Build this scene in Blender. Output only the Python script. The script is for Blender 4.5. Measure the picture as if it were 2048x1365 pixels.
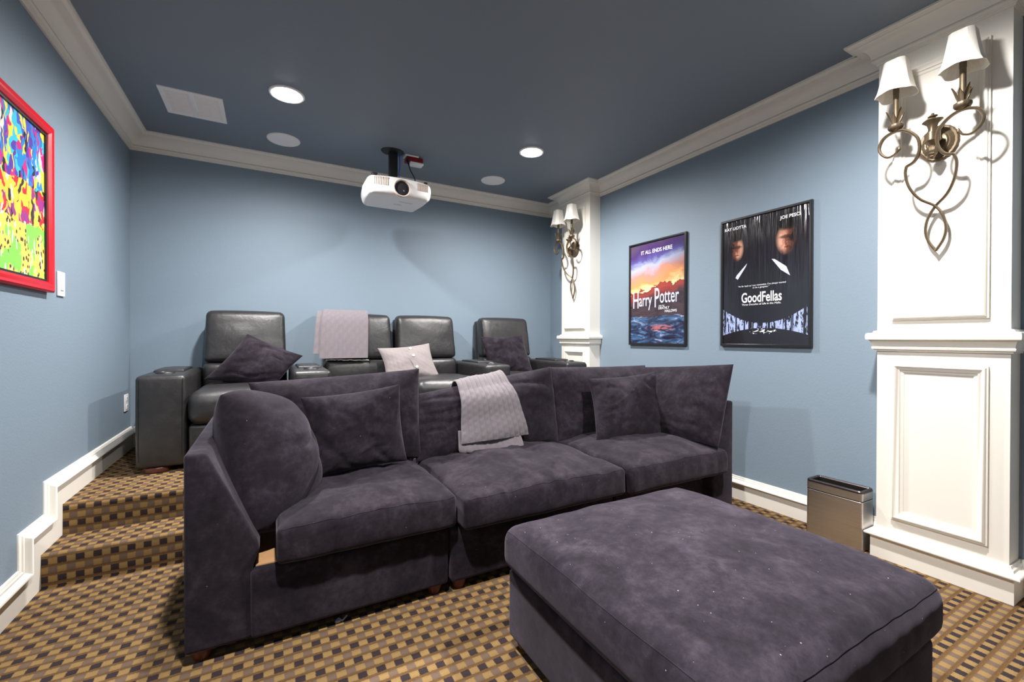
import bpy, bmesh, math, random
from mathutils import Vector, Matrix, noise
random.seed(7)
for o in list(bpy.data.objects): bpy.data.objects.remove(o)
scene = bpy.context.scene
COL = scene.collection

# ------------------------------------------------------------------ camera
F_PX, YAW, PITCH, ROLL, CAM_H = 872.644, 0.50797, -0.0059, 0.0016, 1.161
_cy, _sy, _cp, _sp = math.cos(YAW), math.sin(YAW), math.cos(PITCH), math.sin(PITCH)
FWD = Vector((_sy*_cp, _cy*_cp, _sp)); _r0 = Vector((_cy, -_sy, 0)); _u0 = _r0.cross(FWD)
RGT = math.cos(ROLL)*_r0 + math.sin(ROLL)*_u0
UPV = -math.sin(ROLL)*_r0 + math.cos(ROLL)*_u0
CAM = Vector((0, 0, CAM_H))
cd = bpy.data.cameras.new('camera'); cam = bpy.data.objects.new('camera', cd); COL.objects.link(cam)
cd.sensor_width = 36; cd.sensor_fit = 'HORIZONTAL'; cd.lens = F_PX*36/2048; cd.clip_start = .05
cam.matrix_world = Matrix(((RGT.x, UPV.x, -FWD.x, CAM.x), (RGT.y, UPV.y, -FWD.y, CAM.y), (RGT.z, UPV.z, -FWD.z, CAM.z), (0, 0, 0, 1)))
scene.camera = cam

def at(px, py, x=None, y=None, z=None):
    """point of the room seen at a photograph pixel, at a known depth plane"""
    d = FWD + RGT*((px-1024)/F_PX) - UPV*((py-682.5)/F_PX)
    if x is not None: s = (x-CAM.x)/d.x
    elif y is not None: s = (y-CAM.y)/d.y
    else: s = (z-CAM.z)/d.z
    return CAM + d*s

# ------------------------------------------------------------------ world and exposure
w = bpy.data.worlds.new('world'); scene.world = w; w.use_nodes = True
w.node_tree.nodes['Background'].inputs[0].default_value = (.05, .055, .06, 1)
w.node_tree.nodes['Background'].inputs[1].default_value = .3
scene.view_settings.view_transform = 'Standard'; scene.view_settings.look = 'None'
scene.view_settings.gamma = 1; scene.view_settings.use_curve_mapping = False
scene.view_settings.exposure = 0.0
scene.cycles.diffuse_bounces = 8; scene.cycles.max_bounces = 12
CAN_POWER = 104
CANS = [(.104, 3.19), (1.945, 3.16), (.104, .90), (1.945, .90)]
CAN_COLOR = (1.0, .965, .935)

# ------------------------------------------------------------------ room numbers
XL, XR, YB, YF, H = -.9406, 2.9795, 4.3925, -2.2, 2.7429
PLAT, RISE = .310, .155
N1, N2 = 2.809, 3.055          # stair noses

# ------------------------------------------------------------------ helpers
ORG = {}
def org(p): return ORG.get(p.name, Vector((0, 0, 0))) if p else Vector((0, 0, 0))
def mesh(name, verts, faces, mat, parent=None, smooth=True, origin=None):
    me = bpy.data.meshes.new(name)
    o0 = Vector(origin) if origin is not None else (org(parent) if parent else Vector((0, 0, 0)))
    me.from_pydata([tuple(Vector(v)-o0) for v in verts], [], faces)
    if smooth:
        me.polygons.foreach_set('use_smooth', [True]*len(me.polygons))
        try: me.set_sharp_from_angle(angle=math.radians(smooth if smooth is not True else 40))
        except Exception: pass
    me.update()
    ob = bpy.data.objects.new(name, me); COL.objects.link(ob)
    if mat: me.materials.append(mat)
    if parent: ob.parent = parent; ob.location = (0, 0, 0) if origin is None else o0-org(parent)
    elif origin is not None: ob.location = o0
    ORG[ob.name] = o0
    return ob
def thing(name, label, cat, loc=(0, 0, 0), group=None):
    e = bpy.data.objects.new(name, None); COL.objects.link(e); e.location = loc; e.empty_display_size = .05
    ORG[e.name] = Vector(loc); tag(e, label, cat, group); return e
def tag(o, label=None, cat=None, group=None, kind=None):
    if label: o['label'] = label
    if cat: o['category'] = cat
    if group: o['group'] = group
    if kind: o['kind'] = kind
    return o
def join(*parts):
    V, Fc = [], []
    for v, f in parts:
        n = len(V); V += [Vector(a) for a in v]; Fc += [tuple(i+n for i in q) for q in f]
    return V, Fc
def xf(geo, fn): return [fn(Vector(v)) for v in geo[0]], geo[1]

def soft_map(h, r, bul=None, fn=None):
    def f(q):
        cl = Vector([max(-(hh-r), min(hh-r, t)) for t, hh in zip(q, h)])
        d = Vector(q)-cl
        p = cl + (d.normalized()*r if d.length > 1e-9 else d)
        if bul:
            n = [p[i]/h[i] for i in range(3)]; o = Vector((0, 0, 0))
            for s, b in bul.items():
                ax = 'xyz'.index(s[0]); sg = 1 if s[1] == '+' else -1
                a1, a2 = [i for i in range(3) if i != ax]
                wt = max(0, sg*n[ax])
                o[ax] += sg*b*wt*(max(0, 1-n[a1]**2)**.55)*(max(0, 1-n[a2]**2)**.55)
            p = p+o
        return fn(p) if fn else p
    return f
def seam_tube(c, h, r, ends, bul=None, fn=None, rad=.0022, n=50):
    """stitched seam lying along a box edge (from one edge point q to another)"""
    f = soft_map(h, r, bul, fn); a, b = Vector(ends[0]), Vector(ends[1])
    return tube([Vector(c)+f(a.lerp(b, i/n)) for i in range(n+1)], rad, 6)
def soft_box(c, h, r, k=(6, 6, 4), bul=None, seg=3, fn=None):
    """rounded box, centre c, half extents h, edge radius r, optional bulges per side"""
    hx, hy, hz = h; r = min(r, .98*min(h))
    def line(hh, n):
        a = [-hh + r*(1-math.cos(i/seg*math.pi/2)) for i in range(seg)]
        b = [-(hh-r) + 2*(hh-r)*i/n for i in range(n+1)]
        return a + b + [-t for t in reversed(a)]
    L = [line(hx, k[0]), line(hy, k[1]), line(hz, k[2])]
    V, idx, Fc = [], {}, []; fm = soft_map(h, r, bul, fn)
    def vert(q):
        key = tuple(round(t, 6) for t in q)
        if key in idx: return idx[key]
        p = fm(q)
        idx[key] = len(V); V.append(Vector(c)+p); return idx[key]
    for ax in range(3):
        a1, a2 = (ax+1) % 3, (ax+2) % 3
        for sg in (-1, 1):
            for i in range(len(L[a1])-1):
                for j in range(len(L[a2])-1):
                    q = []
                    for (ii, jj) in ((i, j), (i+1, j), (i+1, j+1), (i, j+1)):
                        t = [0, 0, 0]; t[ax] = sg*h[ax]; t[a1] = L[a1][ii]; t[a2] = L[a2][jj]; q.append(vert(t))
                    Fc.append(tuple(q if sg > 0 else reversed(q)))
    return V, Fc
def rbox(x0, x1, y0, y1, z0, z1, r=.004, k=(1, 1, 1), seg=2, **kw):
    return soft_box(((x0+x1)/2, (y0+y1)/2, (z0+z1)/2), (abs(x1-x0)/2, abs(y1-y0)/2, abs(z1-z0)/2), r, k, seg=seg, **kw)
def box(x0, x1, y0, y1, z0, z1):
    v = [(x, y, z) for x in (x0, x1) for y in (y0, y1) for z in (z0, z1)]
    return [Vector(a) for a in v], [(0, 1, 3, 2), (4, 6, 7, 5), (0, 4, 5, 1), (2, 3, 7, 6), (0, 2, 6, 4), (1, 5, 7, 3)]
def sweep(profile, path, mp, closed=False, close_prof=True):
    """profile [(a, b)]: a = offset left of the 2D path (mitred), b = third coordinate; mp((p, q), b) -> 3D"""
    n = len(path); V, Fc = [], []; m = len(profile)
    P = [Vector(p) for p in path]
    for i in range(n):
        def nrm(a, b): d = (b-a).normalized(); return Vector((-d.y, d.x))
        if closed: n1, n2 = nrm(P[i-1], P[i]), nrm(P[i], P[(i+1) % n])
        else:
            n1 = nrm(P[i-1], P[i]) if i > 0 else nrm(P[0], P[1])
            n2 = nrm(P[i], P[i+1]) if i < n-1 else n1
        mt = (n1+n2)/(1+n1.dot(n2)) if n1.dot(n2) > -.99 else n1
        for a, b in profile: V.append(mp(P[i]+mt*a, b))
    segs = n if closed else n-1
    for i in range(segs):
        j = (i+1) % n
        for q in range(m if close_prof else m-1):
            q2 = (q+1) % m
            Fc.append((i*m+q, j*m+q, j*m+q2, i*m+q2))
    if not closed and close_prof:
        Fc.append(tuple(range(m-1, -1, -1))); Fc.append(tuple((n-1)*m+q for q in range(m)))
    return V, Fc
def fixn(ob):
    bm = bmesh.new(); bm.from_mesh(ob.data); bmesh.ops.recalc_face_normals(bm, faces=bm.faces); bm.to_mesh(ob.data); bm.free(); return ob
def prism(pts, mp, lo, hi, bevel=0, seg=3, cuts=0):
    """polygon pts extruded between lo and hi; mp((a, b), c) -> 3D"""
    bm = bmesh.new(); n = len(pts)
    A = [bm.verts.new(mp(p, lo)) for p in pts]; B = [bm.verts.new(mp(p, hi)) for p in pts]
    bm.faces.new(A); bm.faces.new(list(reversed(B)))
    for i in range(n): bm.faces.new((A[i], B[i], B[(i+1) % n], A[(i+1) % n]))
    bmesh.ops.recalc_face_normals(bm, faces=bm.faces)
    if bevel: bmesh.ops.bevel(bm, geom=list(bm.edges), offset=bevel, segments=seg, affect='EDGES', profile=.5, clamp_overlap=True)
    bm.verts.index_update()
    out = [v.co.copy() for v in bm.verts], [tuple(v.index for v in f.verts) for f in bm.faces]
    bm.free(); return out
def catmull(P, n=6, closed=False):
    P = [Vector(p) for p in P]; out = []; m = len(P)
    rng = range(m if closed else m-1)
    for i in rng:
        p0 = P[(i-1) % m] if closed or i > 0 else P[0]*2-P[1]
        p1, p2 = P[i], P[(i+1) % m]
        p3 = P[(i+2) % m] if closed or i < m-2 else P[-1]*2-P[-2]
        for k in range(n):
            t = k/n
            out.append(.5*((2*p1)+(p2-p0)*t+(2*p0-5*p1+4*p2-p3)*t*t+(3*p1-p0-3*p2+p3)*t**3))
    if not closed: out.append(P[-1])
    return out
def tube(path, rad, n=8, flat=None, axis=None):
    """round (or flattened, thickness flat along axis) bar along a 3D path; rad may be a function of t"""
    P = [Vector(p) for p in path]; V, Fc = [], []
    prev = None
    for i, p in enumerate(P):
        t = (P[min(i+1, len(P)-1)]-P[max(i-1, 0)]).normalized()
        if axis is not None: a = Vector(axis); a = (a-t*a.dot(t)).normalized()
        else:
            if prev is None: a = t.orthogonal().normalized()
            else: a = (prev-t*prev.dot(t)).normalized()
        prev = a; b = t.cross(a)
        rr = rad(i/(len(P)-1)) if callable(rad) else rad
        for q in range(n):
            th = 2*math.pi*q/n
            V.append(p+a*math.cos(th)*rr*(flat or 1)+b*math.sin(th)*rr)
    for i in range(len(P)-1):
        for q in range(n):
            Fc.append((i*n+q, i*n+(q+1) % n, (i+1)*n+(q+1) % n, (i+1)*n+q))
    Fc.append(tuple(range(n-1, -1, -1))); Fc.append(tuple((len(P)-1)*n+q for q in range(n)))
    return V, Fc
def lathe(c, prof, n=20, axis='z', sec=None, cap=True):
    """profile [(radius, height)] about an axis through c; sec(angle) scales the radius"""
    V, Fc = [], []; m = len(prof)
    for q in range(n):
        th = 2*math.pi*q/n; s = sec(th) if sec else 1
        for r, hh in prof:
            a, b = r*s*math.cos(th), r*s*math.sin(th)
            V.append(Vector(c)+(Vector((a, b, hh)) if axis == 'z' else Vector((hh, a, b)) if axis == 'x' else Vector((b, hh, a))))
    for q in range(n):
        q2 = (q+1) % n
        for i in range(m-1): Fc.append((q*m+i, q2*m+i, q2*m+i+1, q*m+i+1))
    if cap:
        Fc.append(tuple(q*m for q in reversed(range(n)))); Fc.append(tuple(q*m+m-1 for q in range(n)))
    return V, Fc

# pillows --------------------------------------------------------------
def pillow_fn(c4, T, sag=.06, wr=None, seed=0, pw=.5, tback=None, rd=0):
    TL, TR, BR, BL = [Vector(c) for c in c4]
    nrm = ((TR-TL)+(BR-BL)).cross((TL-BL)+(TR-BR)).normalized()
    cen = (TL+TR+BR+BL)/4
    def P(u, v, side=1):
        uu, vv = u*math.sqrt(1-rd*v*v/2), v*math.sqrt(1-rd*u*u/2)
        a, b = (uu+1)/2, (vv+1)/2
        p = (BL*(1-a)+BR*a)*(1-b)+(TL*(1-a)+TR*a)*b
        e = sag*(u*u*(1-v*v)+v*v*(1-u*u))
        p = p+(cen-p)*e
        env = max(0, (1-u**4)*(1-v**4))
        t = (T if side > 0 else (tback or T))*(env**pw)*(.62+.38*(1-u*u)*(1-v*v))
        if wr: t += wr(u, v, seed)*env**.7*T*.5 if side > 0 else 0
        return p+nrm*side*t*.5
    return P, nrm
def ridge(x): return max(0, 1-abs(x)*5.5)
def wrinkle(u, v, s):
    n = noise.noise(Vector((u*1.2+s, v*1.2, s*1.7)))
    w = .5*noise.noise(Vector((u*1.1+s*2, v*1.1+4, s)))
    c1 = ridge(noise.noise(Vector((u*1.1+v*.7+s*3, v*1.7-u*.4, s)))+w*.3)
    c2 = ridge(noise.noise(Vector((u*1.9-v*2.1+s, v*1.5+u*.6, s*2+5))))
    edge = max(abs(u), abs(v))**4
    pk = math.sin((u*15 if abs(v) > abs(u) else v*15)+s+5*n)*edge*(.5+n)
    return .55*n - .26*c1 + .16*c2*(.4+abs(n)*2) + .24*pk
def calm(u, v, s):
    n = noise.noise(Vector((u*1.1+s, v*1.1, s)))
    c = ridge(noise.noise(Vector((u*.5+v*.2+s, v*1.5-u*.5, s+4))))
    return .25*n-.16*c*(1-u*u)
def mild(u, v, s):
    return calm(u, v, s)+.35*wrinkle(u, v, s)
def pillow(c4, T, k=40, **kw):
    kw.setdefault('wr', wrinkle)
    P, n = pillow_fn(c4, T, **kw); V, Fc, idx = [], [], {}
    g = [math.sin(math.pi/2*(-1+2*i/k)) for i in range(k+1)]
    def vi(i, j, s):
        key = (i, j, s) if 0 < i < k and 0 < j < k else (i, j, 0)
        if key not in idx: idx[key] = len(V); V.append(P(g[i], g[j], s))
        return idx[key]
    for s in (1, -1):
        for i in range(k):
            for j in range(k):
                q = (vi(i, j, s), vi(i+1, j, s), vi(i+1, j+1, s), vi(i, j+1, s))
                Fc.append(q if s > 0 else tuple(reversed(q)))
    return V, Fc
def knit(s, t):
    """height of a cable-knit surface at s metres across, t metres along"""
    col = math.floor(s/.034); f = s/.034-col
    rib = .0022*(abs(math.sin(math.pi*f))**.6)
    ph = t/.055+(.5 if col % 2 else 0)
    cab = .0013*math.sin(2*math.pi*(ph+f*.5))*math.sin(math.pi*f)**2
    return rib+cab-.0015*(f < .14)
def strip(S, ns, nt, ws, wt, thick=.008, knitted=True, cols=None):
    """cloth: S(a, b) with a across 0..1, b along 0..1 -> (point, normal)"""
    V, Fc = [], []
    for j in range(nt+1):
        for i in range(ns+1):
            a, b = i/ns, j/nt; p, n = S(a, b)
            V.append(p+n*(thick+(knit(a*ws, b*wt) if knitted else 0)))
    off = len(V)
    for j in range(nt+1):
        for i in range(ns+1): p, n = S(i/ns, j/nt); V.append(p)
    w_ = ns+1
    for j in range(nt):
        for i in range(ns):
            q = (j*w_+i, j*w_+i+1, (j+1)*w_+i+1, (j+1)*w_+i)
            Fc.append(q); Fc.append(tuple(off+t for t in reversed(q)))
    bd = [(i, 0) for i in range(ns)]+[(ns, j) for j in range(nt)]+[(i, nt) for i in range(ns, 0, -1)]+[(0, j) for j in range(nt, 0, -1)]
    for q in range(len(bd)):
        a, b = bd[q], bd[(q+1) % len(bd)]
        ia, ib = a[1]*w_+a[0], b[1]*w_+b[0]
        Fc.append((ib, ia, off+ia, off+ib))
    return V, Fc
def numn(f):
    """wrap a point function of (a, b) with its numeric normal"""
    def S(a, b):
        e = .004; p = f(a, b)
        du = f(min(1, a+e), b)-f(max(0, a-e), b); dv = f(a, min(1, b+e))-f(a, max(0, b-e))
        n = du.cross(dv)
        return p, (n.normalized() if n.length > 1e-12 else Vector((0, -1, 0)))
    return S
def S_path(L, R):
    """cloth surface lofted between a left and a right 3D curve"""
    def ev(C, b):
        t = b*(len(C)-1); i = min(int(t), len(C)-2); return C[i].lerp(C[i+1], t-i)
    L2, R2 = catmull(L, 8), catmull(R, 8)
    return lambda a, b: ev(L2, b).lerp(ev(R2, b), a)

# ------------------------------------------------------------------ materials
MATS = {}
class NT:
    def __init__(s, name, rough=.6, base=(.5, .5, .5), metal=0, spec=.5):
        s.m = bpy.data.materials.new(name); s.m.use_nodes = True; s.t = s.m.node_tree
        s.b = s.t.nodes['Principled BSDF']
        s.set('Base Color', (*base, 1)); s.set('Roughness', rough); s.set('Metallic', metal); s.set('Specular IOR Level', spec)
        MATS[name] = s.m
    def set(s, k, v): s.b.inputs[k].default_value = v
    def n(s, typ, **kw):
        nd = s.t.nodes.new(typ)
        for k, v in kw.items():
            if k.startswith('_'): setattr(nd, k[1:], v)
        return nd
    def l(s, a, b): s.t.links.new(a, b)
    def put(s, sock, v):
        if hasattr(v, 'links') or isinstance(v, bpy.types.NodeSocket): s.l(v, sock)
        else: sock.default_value = v
    def math(s, op, a, b=0, c=None, clamp=False):
        nd = s.n('ShaderNodeMath'); nd.operation = op; nd.use_clamp = clamp
        s.put(nd.inputs[0], a); s.put(nd.inputs[1], b)
        if c is not None: s.put(nd.inputs[2], c)
        return nd.outputs[0]
    def mix(s, f, a, b, typ='MIX'):
        nd = s.n('ShaderNodeMix'); nd.data_type = 'RGBA'; nd.blend_type = typ
        s.put(nd.inputs[0], f)
        for i, v in ((6, a), (7, b)): s.put(nd.inputs[i], (*v, 1) if isinstance(v, tuple) and len(v) == 3 else v)
        return nd.outputs[2]
    def ramp(s, f, stops, interp='LINEAR'):
        nd = s.n('ShaderNodeValToRGB'); cr = nd.color_ramp; cr.interpolation = interp
        while len(cr.elements) < len(stops): cr.elements.new(.5)
        for e, (p, c) in zip(cr.elements, stops): e.position = p; e.color = (*c, 1) if len(c) == 3 else c
        s.put(nd.inputs[0], f); return nd.outputs[0]
    def pos(s, kind='obj'):
        if kind == 'obj': return s.n('ShaderNodeTexCoord').outputs['Object']
        if kind == 'uv': return s.n('ShaderNodeTexCoord').outputs['UV']
        return s.n('ShaderNodeNewGeometry').outputs['Position']
    def noise(s, vec, scale, detail=3, rough=.5, dist=0):
        nd = s.n('ShaderNodeTexNoise'); s.l(vec, nd.inputs['Vector']); nd.inputs['Scale'].default_value = scale
        nd.inputs['Detail'].default_value = detail; nd.inputs['Roughness'].default_value = rough; nd.inputs['Distortion'].default_value = dist
        return nd.outputs
    def voro(s, vec, scale, feat='F1'):
        nd = s.n('ShaderNodeTexVoronoi'); nd.feature = feat; s.l(vec, nd.inputs['Vector']); nd.inputs['Scale'].default_value = scale; return nd.outputs
    def scale(s, vec, sc, rot=(0, 0, 0), loc=(0, 0, 0)):
        nd = s.n('ShaderNodeMapping'); s.l(vec, nd.inputs[0]); nd.inputs['Scale'].default_value = sc; nd.inputs['Rotation'].default_value = rot; nd.inputs['Location'].default_value = loc
        return nd.outputs[0]
    def sep(s, vec):
        nd = s.n('ShaderNodeSeparateXYZ'); s.l(vec, nd.inputs[0]); return nd.outputs
    def bump(s, h, strength=.3, dist=.005):
        nd = s.n('ShaderNodeBump'); s.l(h, nd.inputs['Height']); nd.inputs['Strength'].default_value = strength; nd.inputs['Distance'].default_value = dist
        s.l(nd.outputs[0], s.b.inputs['Normal']); return nd
def rgb(r, g, b):
    f = lambda c: (c/12.92 if c <= .04045 else ((c+.055)/1.055)**2.4)
    return (f(r/255), f(g/255), f(b/255))

def paint(name, c, scale=160, strength=.25, rough=.55):
    m = NT(name, rough, c, spec=.3)
    p = m.pos('geo'); h = m.noise(p, scale, 3, .6)[0]; big = m.noise(p, 3, 2)[0]
    m.l(m.mix(m.math('MULTIPLY', big, .12), c, tuple(x*.8 for x in c)), m.b.inputs['Base Color'])
    m.bump(h, strength, .002); return m.m
M_WALL = paint('blue_wall_paint', rgb(126, 142, 156), 130, .45)
M_CEIL = paint('blue_ceiling_paint', rgb(124, 134, 146), 170, .2)
M_FRONT = paint('white_bounce_paint', rgb(235, 235, 235), 160, .2)  # white chosen so the unseen front wall bounces soft fill into the room
M_TRIM = paint('cream_trim_paint', rgb(234, 230, 221), 40, .04, .38)
def simple(name, c, rough=.5, metal=0, spec=.5, noise_amt=0, nscale=30, bump=0):
    m = NT(name, rough, c, metal, spec)
    p = m.pos('obj'); n = m.noise(p, nscale, 4, .6)[0]
    m.l(m.mix(m.math('MULTIPLY', n, noise_amt or .06), c, tuple(x*.45 for x in c)), m.b.inputs['Base Color'])
    if bump: m.bump(n, bump, .002)
    return m.m
M_WHITE = simple('white_plastic', rgb(240, 240, 240), .35)
M_GRILLE = simple('white_grille', rgb(244, 242, 244), .6, nscale=700, noise_amt=.12)
M_BLACK = simple('black_plastic', (.012, .012, .014), .45)
M_VOID = simple('black_void', (.004, .004, .004), .9, spec=.1)
M_FRAME = simple('black_frame', (.014, .014, .017), .3)
M_WOODFOOT = simple('dark_red_wood', rgb(92, 46, 30), .35, noise_amt=.5, nscale=14)
M_PLY = simple('plywood', rgb(196, 150, 104), .7, noise_amt=.4)
M_BRONZE = simple('antique_bronze', rgb(128, 112, 90), .42, .75, noise_amt=.75, nscale=60, bump=.25)
M_RED = simple('glossy_red_paint', rgb(205, 16, 36), .3)
M_REDBOX = simple('red_plastic', rgb(120, 12, 22), .35)
M_BLUEC = simple('blue_cable', rgb(30, 60, 170), .5)
M_BUTTON = simple('pearl_button', rgb(245, 240, 236), .25)
M_LINT = simple('grey_lint', rgb(150, 150, 165), .9)

def shade_mat():
    m = NT('ivory_shade_fabric', .8, rgb(245, 240, 230)); p = m.pos('obj')
    n = m.noise(m.scale(p, (200, 200, 14)), 1, 2)[0]
    m.l(m.mix(n, rgb(250, 247, 240), rgb(232, 226, 214)), m.b.inputs['Base Color'])
    m.set('Subsurface Weight', 0); m.bump(n, .12, .001); return m.m
M_SHADE = shade_mat()
def velvet(name, c, lint=False):
    m = NT(name, .9, c, spec=.08); p = m.pos('geo')
    a = m.noise(p, 5.5, 4, .62, .6)[0]; b = m.noise(p, 30, 5, .7)[0]; f = m.noise(p, 900, 2)[0]
    t = m.math('ADD', m.math('MULTIPLY', a, .58), m.math('MULTIPLY', b, .42))
    col = m.ramp(t, [(.34, tuple(x*.45 for x in c)), (.5, c), (.66, tuple(x*2.1 for x in c))])
    # sparse lint: a few specks and short hairs
    v = m.voro(p, 52 if lint else 26)
    spot = m.math('LESS_THAN', v['Distance'], m.math('MULTIPLY', m.math('POWER', m.sep(v['Color'])[0], 4), .10 if lint else .06))
    v2 = m.voro(m.scale(p, (30, 90, 60), (.3, .2, .6)), .55)
    hair = m.math('MULTIPLY', m.math('LESS_THAN', v2['Distance'], .05), m.math('GREATER_THAN', m.sep(v2['Color'])[1], .8))
    lf = m.math('MAXIMUM', spot, m.math('MULTIPLY', hair, .6 if lint else .2))
    col = m.mix(m.math('MULTIPLY', lf, .55 if lint else .3), col, rgb(190, 180, 190))
    m.l(col, m.b.inputs['Base Color'])
    m.set('Sheen Weight', .15); m.set('Sheen Roughness', .45); m.set('Sheen Tint', (.80, .72, .88, 1))
    m.bump(m.math('ADD', m.math('MULTIPLY', b, .5), m.math('MULTIPLY', f, .5)), .18, .003); return m.m
M_VELVET = velvet('dark_plum_velvet', (.0175, .0140, .0190))
M_VELVET_L = velvet('dark_plum_velvet_linty', (.0245, .0200, .0275), True)
def leather():
    m = NT('black_leather', .36, (.016, .015, .0155), spec=.62); p = m.pos('geo')
    a = m.voro(p, 420, 'DISTANCE_TO_EDGE')['Distance']; n = m.noise(p, 9, 4, .6, .8)[0]; sc = m.noise(p, 30, 3)[0]
    m.l(m.mix(sc, (.013, .0125, .0135), (.027, .0255, .027)), m.b.inputs['Base Color'])
    m.l(m.math('ADD', m.math('MULTIPLY', sc, .2), .28), m.b.inputs['Roughness'])
    m.bump(m.math('ADD', m.math('MULTIPLY', a, .10), m.math('MULTIPLY', n, .9)), .22, .02); return m.m
M_LEATHER = leather()
def yarn(name, c):
    m = NT(name, .95, c, spec=.1); p = m.pos('geo'); n = m.noise(p, 420, 2, .6)[0]; a = m.noise(p, 9, 2)[0]
    col = m.mix(n, tuple(x*.55 for x in c), tuple(min(1, x*1.35) for x in c))
    m.l(col, m.b.inputs['Base Color']); m.set('Sheen Weight', .3); m.bump(n, .5, .002); return m.m
M_YARN = yarn('grey_mauve_yarn', rgb(120, 113, 118))
M_YARN2 = yarn('pale_grey_yarn', rgb(140, 132, 132))
def steel():
    m = NT('brushed_steel', .3, rgb(205, 203, 203), 1); p = m.pos('obj')
    n = m.noise(m.scale(p, (3, 3, 260)), 1, 3)[0]
    m.l(m.math('ADD', m.math('MULTIPLY', n, .14), .30), m.b.inputs['Roughness'])
    m.l(m.mix(n, rgb(190, 187, 186), rgb(218, 216, 214)), m.b.inputs['Base Color']); m.bump(n, .04, .001); return m.m
M_STEEL = steel()
M_DSTEEL = simple('dark_bronze_steel', rgb(92, 84, 84), .32, .9)
def carpet():
    m = NT('checked_carpet', .95, spec=.1); g = m.pos('geo')
    jit = m.noise(g, 330, 3, .7)[1]
    nd = m.n('ShaderNodeVectorMath'); nd.operation = 'MULTIPLY_ADD'; m.l(jit, nd.inputs[0]); nd.inputs[1].default_value = (.014, .010, .010); m.l(g, nd.inputs[2])
    x, y, z = m.sep(nd.outputs[0])[:3]
    up = m.math('GREATER_THAN', z, .02)
    v = m.math('ADD', m.math('ADD', y, z), m.math('MULTIPLY', up, .039))
    u2 = m.math('MULTIPLY', m.math('ADD', x, .032+.0157+6.28-.005), 2/.0628)
    w2 = m.math('MULTIPLY', m.math('ADD', v, -1.813+.0208+8.31-.003), 2/.0831)
    odd = m.math('FLOOR', m.math('MODULO', u2, 2)); rb = m.math('FLOOR', m.math('MODULO', w2, 2))
    gold = m.math('ABSOLUTE', m.math('SUBTRACT', odd, rb))
    fib = m.noise(m.scale(g, (1, .6, 1)), 480, 3, .8)[0]; fib2 = m.noise(m.scale(g, (90, 350, 350)), 1, 2, .6)[0]
    big = m.noise(g, 2.2, 3)[0]
    c_g = m.mix(fib, rgb(104, 76, 40), rgb(204, 170, 114)); c_t = m.mix(fib, rgb(86, 68, 56), rgb(150, 128, 112)); c_k = m.mix(fib, rgb(18, 14, 22), rgb(78, 68, 74))
    other = m.mix(rb, c_k, c_t)
    col = m.mix(gold, other, c_g)
    fr = m.math('FRACT', w2); rib = m.math('LESS_THAN', m.math('ABSOLUTE', m.math('SUBTRACT', fr, .5)), .345)
    col = m.mix(rib, m.mix(fib2, rgb(88, 64, 38), rgb(146, 112, 74)), col)
    col = m.mix(m.math('ADD', m.math('MULTIPLY', big, .25), .10), col, rgb(60, 46, 36))
    m.l(col, m.b.inputs['Base Color'])
    hgt = m.math('ADD', m.math('MULTIPLY', m.math('SINE', m.math('MULTIPLY', fr, math.pi)), .8), m.math('MULTIPLY', fib, .6))
    m.bump(hgt, .9, .006); return m.m
M_CARPET = carpet()
def emit(name, c, s):
    m = NT(name, .5, c); m.set('Emission Color', (*c, 1)); m.set('Emission Strength', s); return m.m
M_LAMP = emit('lit_lamp_lens', (1, .97, .95), 30)

# ================================================================== SETTING
def struct(o): o['kind'] = 'structure'; return o
struct(mesh('floor', *box(XL, XR, YF, N1+.01, -.05, 0), M_CARPET, smooth=False))
def step_geo(y0, y1, z0, z1):
    r = .022; pts = [(y0, z0), (y1, z0), (y1, z1)] + [(y0+r-r*math.sin(t*math.pi/12), z1-r+r*math.cos(t*math.pi/12)) for t in range(7)]
    return sweep_x(pts, XL+.002, XR-.002)
def sweep_x(pts, x0, x1):
    n = len(pts); V = [Vector((x0, a, b)) for a, b in pts]+[Vector((x1, a, b)) for a, b in pts]
    return V, [tuple(range(n)), tuple(range(2*n-1, n-1, -1))]+[(i, i+n, (i+1) % n+n, (i+1) % n) for i in range(n)]
s1 = struct(fixn(mesh('floor_step', *step_geo(N1, N2+.01, 0, RISE), M_CARPET, smooth=30)))
s2 = struct(fixn(mesh('floor_platform', *step_geo(N2, YB, 0, PLAT), M_CARPET, smooth=30)))
struct(mesh('ceiling', *box(XL-.1, XR+.1, YF-.1, YB+.1, H, H+.1), M_CEIL, smooth=False))
struct(mesh('wall_left', *box(XL-.1, XL, YF-.1, YB+.1, -.05, H), M_WALL, smooth=False))
struct(mesh('wall_right', *box(XR, XR+.1, YF-.1, YB+.1, -.05, H), M_WALL, smooth=False))
struct(mesh('wall_back', *box(XL, XR, YB, YB+.1, -.05, H), M_WALL, smooth=False))
struct(mesh('wall_front', *box(XL, XR, YF-.1, YF, -.05, H), M_FRONT, smooth=False))

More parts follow.
